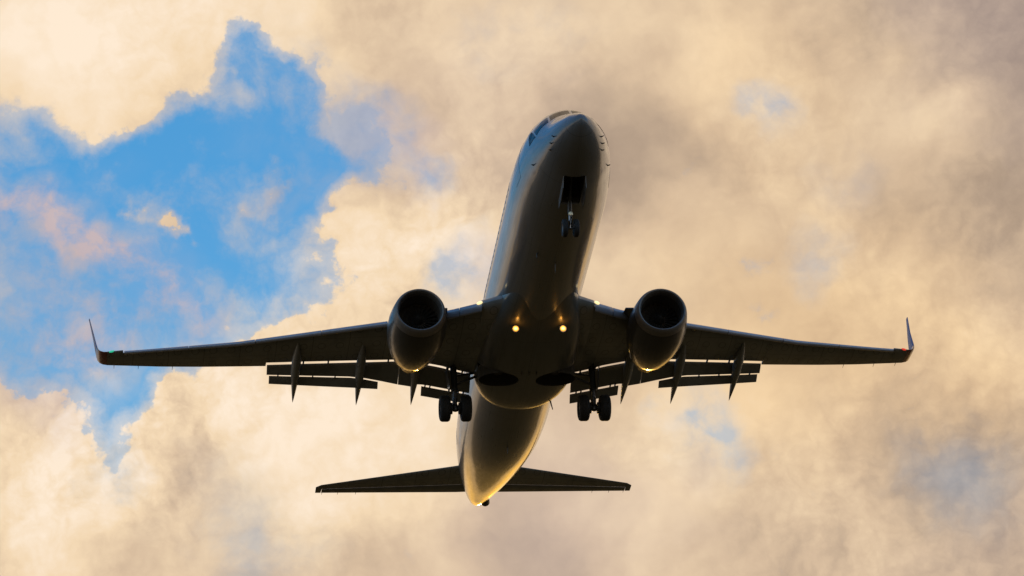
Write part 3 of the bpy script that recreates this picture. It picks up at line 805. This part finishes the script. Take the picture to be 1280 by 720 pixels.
def nose_gear():
    gy, gz, r = 4.0, -2.88, .345
    bm = bmesh.new()
    tube(bm, (0, 3.55, -1.15), (0, 3.88, -2.35), .085, .08, 18)
    tube(bm, (-.26, gy, gz), (.26, gy, gz), .05, .05, 14)
    tube(bm, (-.12, 3.72, -1.75), (.12, 3.72, -1.75), .06, .06, 12)
    gear = make("nose_landing_gear", bm, M_STRUT, jet)
    bm = bmesh.new(); tube(bm, (0, 3.87, -2.32), (0, gy, gz), .055, .055, 16); make("oleo_piston", bm, M_CHROME, gear)
    bm = bmesh.new(); tube(bm, (.0, 3.76, -1.95), (0, 2.7, -1.2), .05, .045, 12); make("drag_brace", bm, M_STRUT, gear)
    bm = bmesh.new()
    for s in (-.05, .05):
        tube(bm, (s, 3.80, -2.30), (s * .4, 3.62, -2.62), .022, n=8); tube(bm, (s * .4, 3.62, -2.62), (s, gy - .03, gz + .05), .022, n=8)
    make("torque_link", bm, M_STRUT, gear)
    bm = bmesh.new(); lathe(bm, (0, 3.72, -2.42), (0, -1, -.15), [(-.06, .03), (-.03, .075), (.03, .085), (.035, .02)], 18, cap0=True, cap1=True); make("taxi_lamp", bm, M_BOWL, gear)
    for s in (-1, 1):
        c = (s * .215, gy, gz)
        bm = bmesh.new(); tyre_mesh(bm, c, r, .205, 30); make("tyre", bm, M_TYRE, gear, 60)
        bm = bmesh.new(); rim_mesh(bm, c, r, .205, 22); make("rim", bm, M_RIM, gear)
        bm = bmesh.new()
        pts = [(2.10, -1.66), (2.9, -1.80), (3.6, -1.90), (3.52, -2.30), (2.9, -2.28), (2.25, -2.10)]
        loft(bm, [[(s * (.40 + k + .06 * max(0, -1.7 - z)), yy, z) for yy, z in pts] for k in (0, .03)])
        make("gear_door", bm, M_DOOR, gear, smooth=False)


nose_gear()

# ---- tail surfaces
tz = lambda x: 0.80 + 0.12 * x
for sx in (-1, 1):
    SLE = T((.4, 33.62), (1.2, 34.15), (7.0, 37.70), (7.12, 37.80), (7.2, 37.98)); STE = T((.4, 36.74), (1.0, 36.95), (7.2, 38.60))
    eh = T((.4, .95), (7.2, .46))
    side = lambda x, y, z: (sx * x, y, z)
    bm = bmesh.new()
    loft(bm, [foil(x, SLE(x), STE(x) - (eh(x) if .42 < x < 6.95 else 0), tz(x), .085 if x < 7.1 else .06, .06 if .42 < x < 6.95 else .012, side, 14, .5) for x in sorted(span(.4, 7.2, 20) + [.41, .43, 6.94, 6.96])])
    stab = make("horizontal_stabilizer", bm, M_WING, jet)
    bm = bmesh.new()
    slab(bm, span(.44, 6.93, 12), lambda x: STE(x) - eh(x) + .05, lambda x: STE(x), lambda x: tz(x) - .015, lambda x: tz(x) + .0, .11, sx, 8, .01, .5)
    make("elevator", bm, M_FLAP, stab)
    for x in (5.4, 6.2, 6.9):
        bm = bmesh.new(); tube(bm, (sx * x, STE(x) - .02, tz(x)), (sx * x, STE(x) + .2, tz(x) - .01), .012, .006, 6); make("static_wick", bm, M_BLACK, stab)

bm = bmesh.new(); rings = []
FLE = T((1.2, 29.0), (2.3, 31.4), (3.0, 32.4), (9.0, 37.0), (9.25, 37.4)); FTE = T((1.2, 38.0), (9.25, 38.9))
for z in (1.2, 1.7, 2.3, 3.0, 5.0, 7.0, 8.7, 9.1, 9.25):
    y0, y1 = FLE(z), FTE(z)
    rings.append(foil(z, y0, y1, 0, .075 if z > 2.4 else .05, .10, lambda zz, yy, t: (t, yy, zz), 14, .5))
loft(bm, rings); fin = make("vertical_stabilizer", bm, M_HULL, jet)
bm = bmesh.new(); rings = []
for z in (1.55, 4, 6.5, 9.1):
    y0 = FTE(z) + .02; y1 = y0 + (1.35 - .06 * z)
    rings.append(foil(z, y0, y1, 0, .09, .012, lambda zz, yy, t: (t, yy, zz), 10, .5))
loft(bm, rings); make("rudder", bm, M_HULL, fin)

# auxiliary power exhaust at the tail end
bm = bmesh.new(); lathe(bm, (0.30, 36.75, .55), (0.12, 1, -0.06), [(0, .19), (.48, .20), (.53, .18), (.48, .15), (.2, .14)], 20, cap0=True); make("tail_exhaust", bm, M_BLACK, jet)

# ---- lamps under the belly
for sx in (-1, 1):
    c = Vector((sx * .95, 13.95, -2.20))
    bm = bmesh.new()
    lathe(bm, c, (0, -1, -.22), [(-.14, .04), (-.10, .10), (0, .135), (.03, .135), (.03, .12), (-.02, .10)], 24, cap0=True)
    box(bm, c + Vector((0, .10, .08)), (.10, .08, .22))
    lampo = make("landing_light", bm, M_BOWL, jet)
    bm = bmesh.new(); bmesh.ops.create_uvsphere(bm, u_segments=24, v_segments=12, radius=1.0, matrix=Matrix.Diagonal((.118, .045, .115, 1)))
    lens = make("lamp_lens", bm, M_LAND, lampo); lens.location = c + Vector((0, -.005, 0))
    ld = bpy.data.lights.new("lamp_glow", 'POINT'); ld.energy = 1.3; ld.color = (1.0, .40, .05); ld.shadow_soft_size = .05
    lo = bpy.data.objects.new("lamp_glow", ld); lo.location = c + Vector((0, -.17, .03)); lo.parent = jet; COL.objects.link(lo)

# ---- probes, antennas and drains
def rod(name, a, b, r0, r1=None, mat=None, n=8):
    bm = bmesh.new(); tube(bm, a, b, r0, r1, n); make(name, bm, mat or M_BLACK, jet)


for sx in (-1, 1):
    for yy, deg in ((0.75, -6), (1.02, -16), (1.25, -26), (2.9, -20)):
        t = RAD(deg if sx > 0 else 180 - deg); p = fus(yy, t); q = fus(yy, t, .08)
        rod("pitot_probe", p, q + Vector((0, -.10, 0)), .028, .016)


def blade(name, x, yy, z, h, c, mat):
    bm = bmesh.new()
    loft(bm, [[(x + w * a, yy + c * b + s * .25 * c, z - h * s) for a, b in ((0, 0), (1, .3), (.6, .8), (0, 1), (-.6, .8), (-1, .3))] for s, w in ((0, .02), (1, .01))])
    make(name, bm, mat, jet)


blade("blade_antenna", 0.02, 8.5, -2.0, .34, .34, M_DOOR)
blade("blade_antenna", -0.75, 8.0, -1.83, .18, .2, M_BLACK)
blade("blade_antenna", 0.0, 25.6, -1.96, .30, .30, M_BLACK)
rod("drain_mast", (1.30, 21.3, -1.85), (1.42, 21.5, -2.22), .035, .02)
for x in (-.3, 0, .3): blade("drain_vent", x, 17.6, -2.335, .07, .2, M_BLACK)
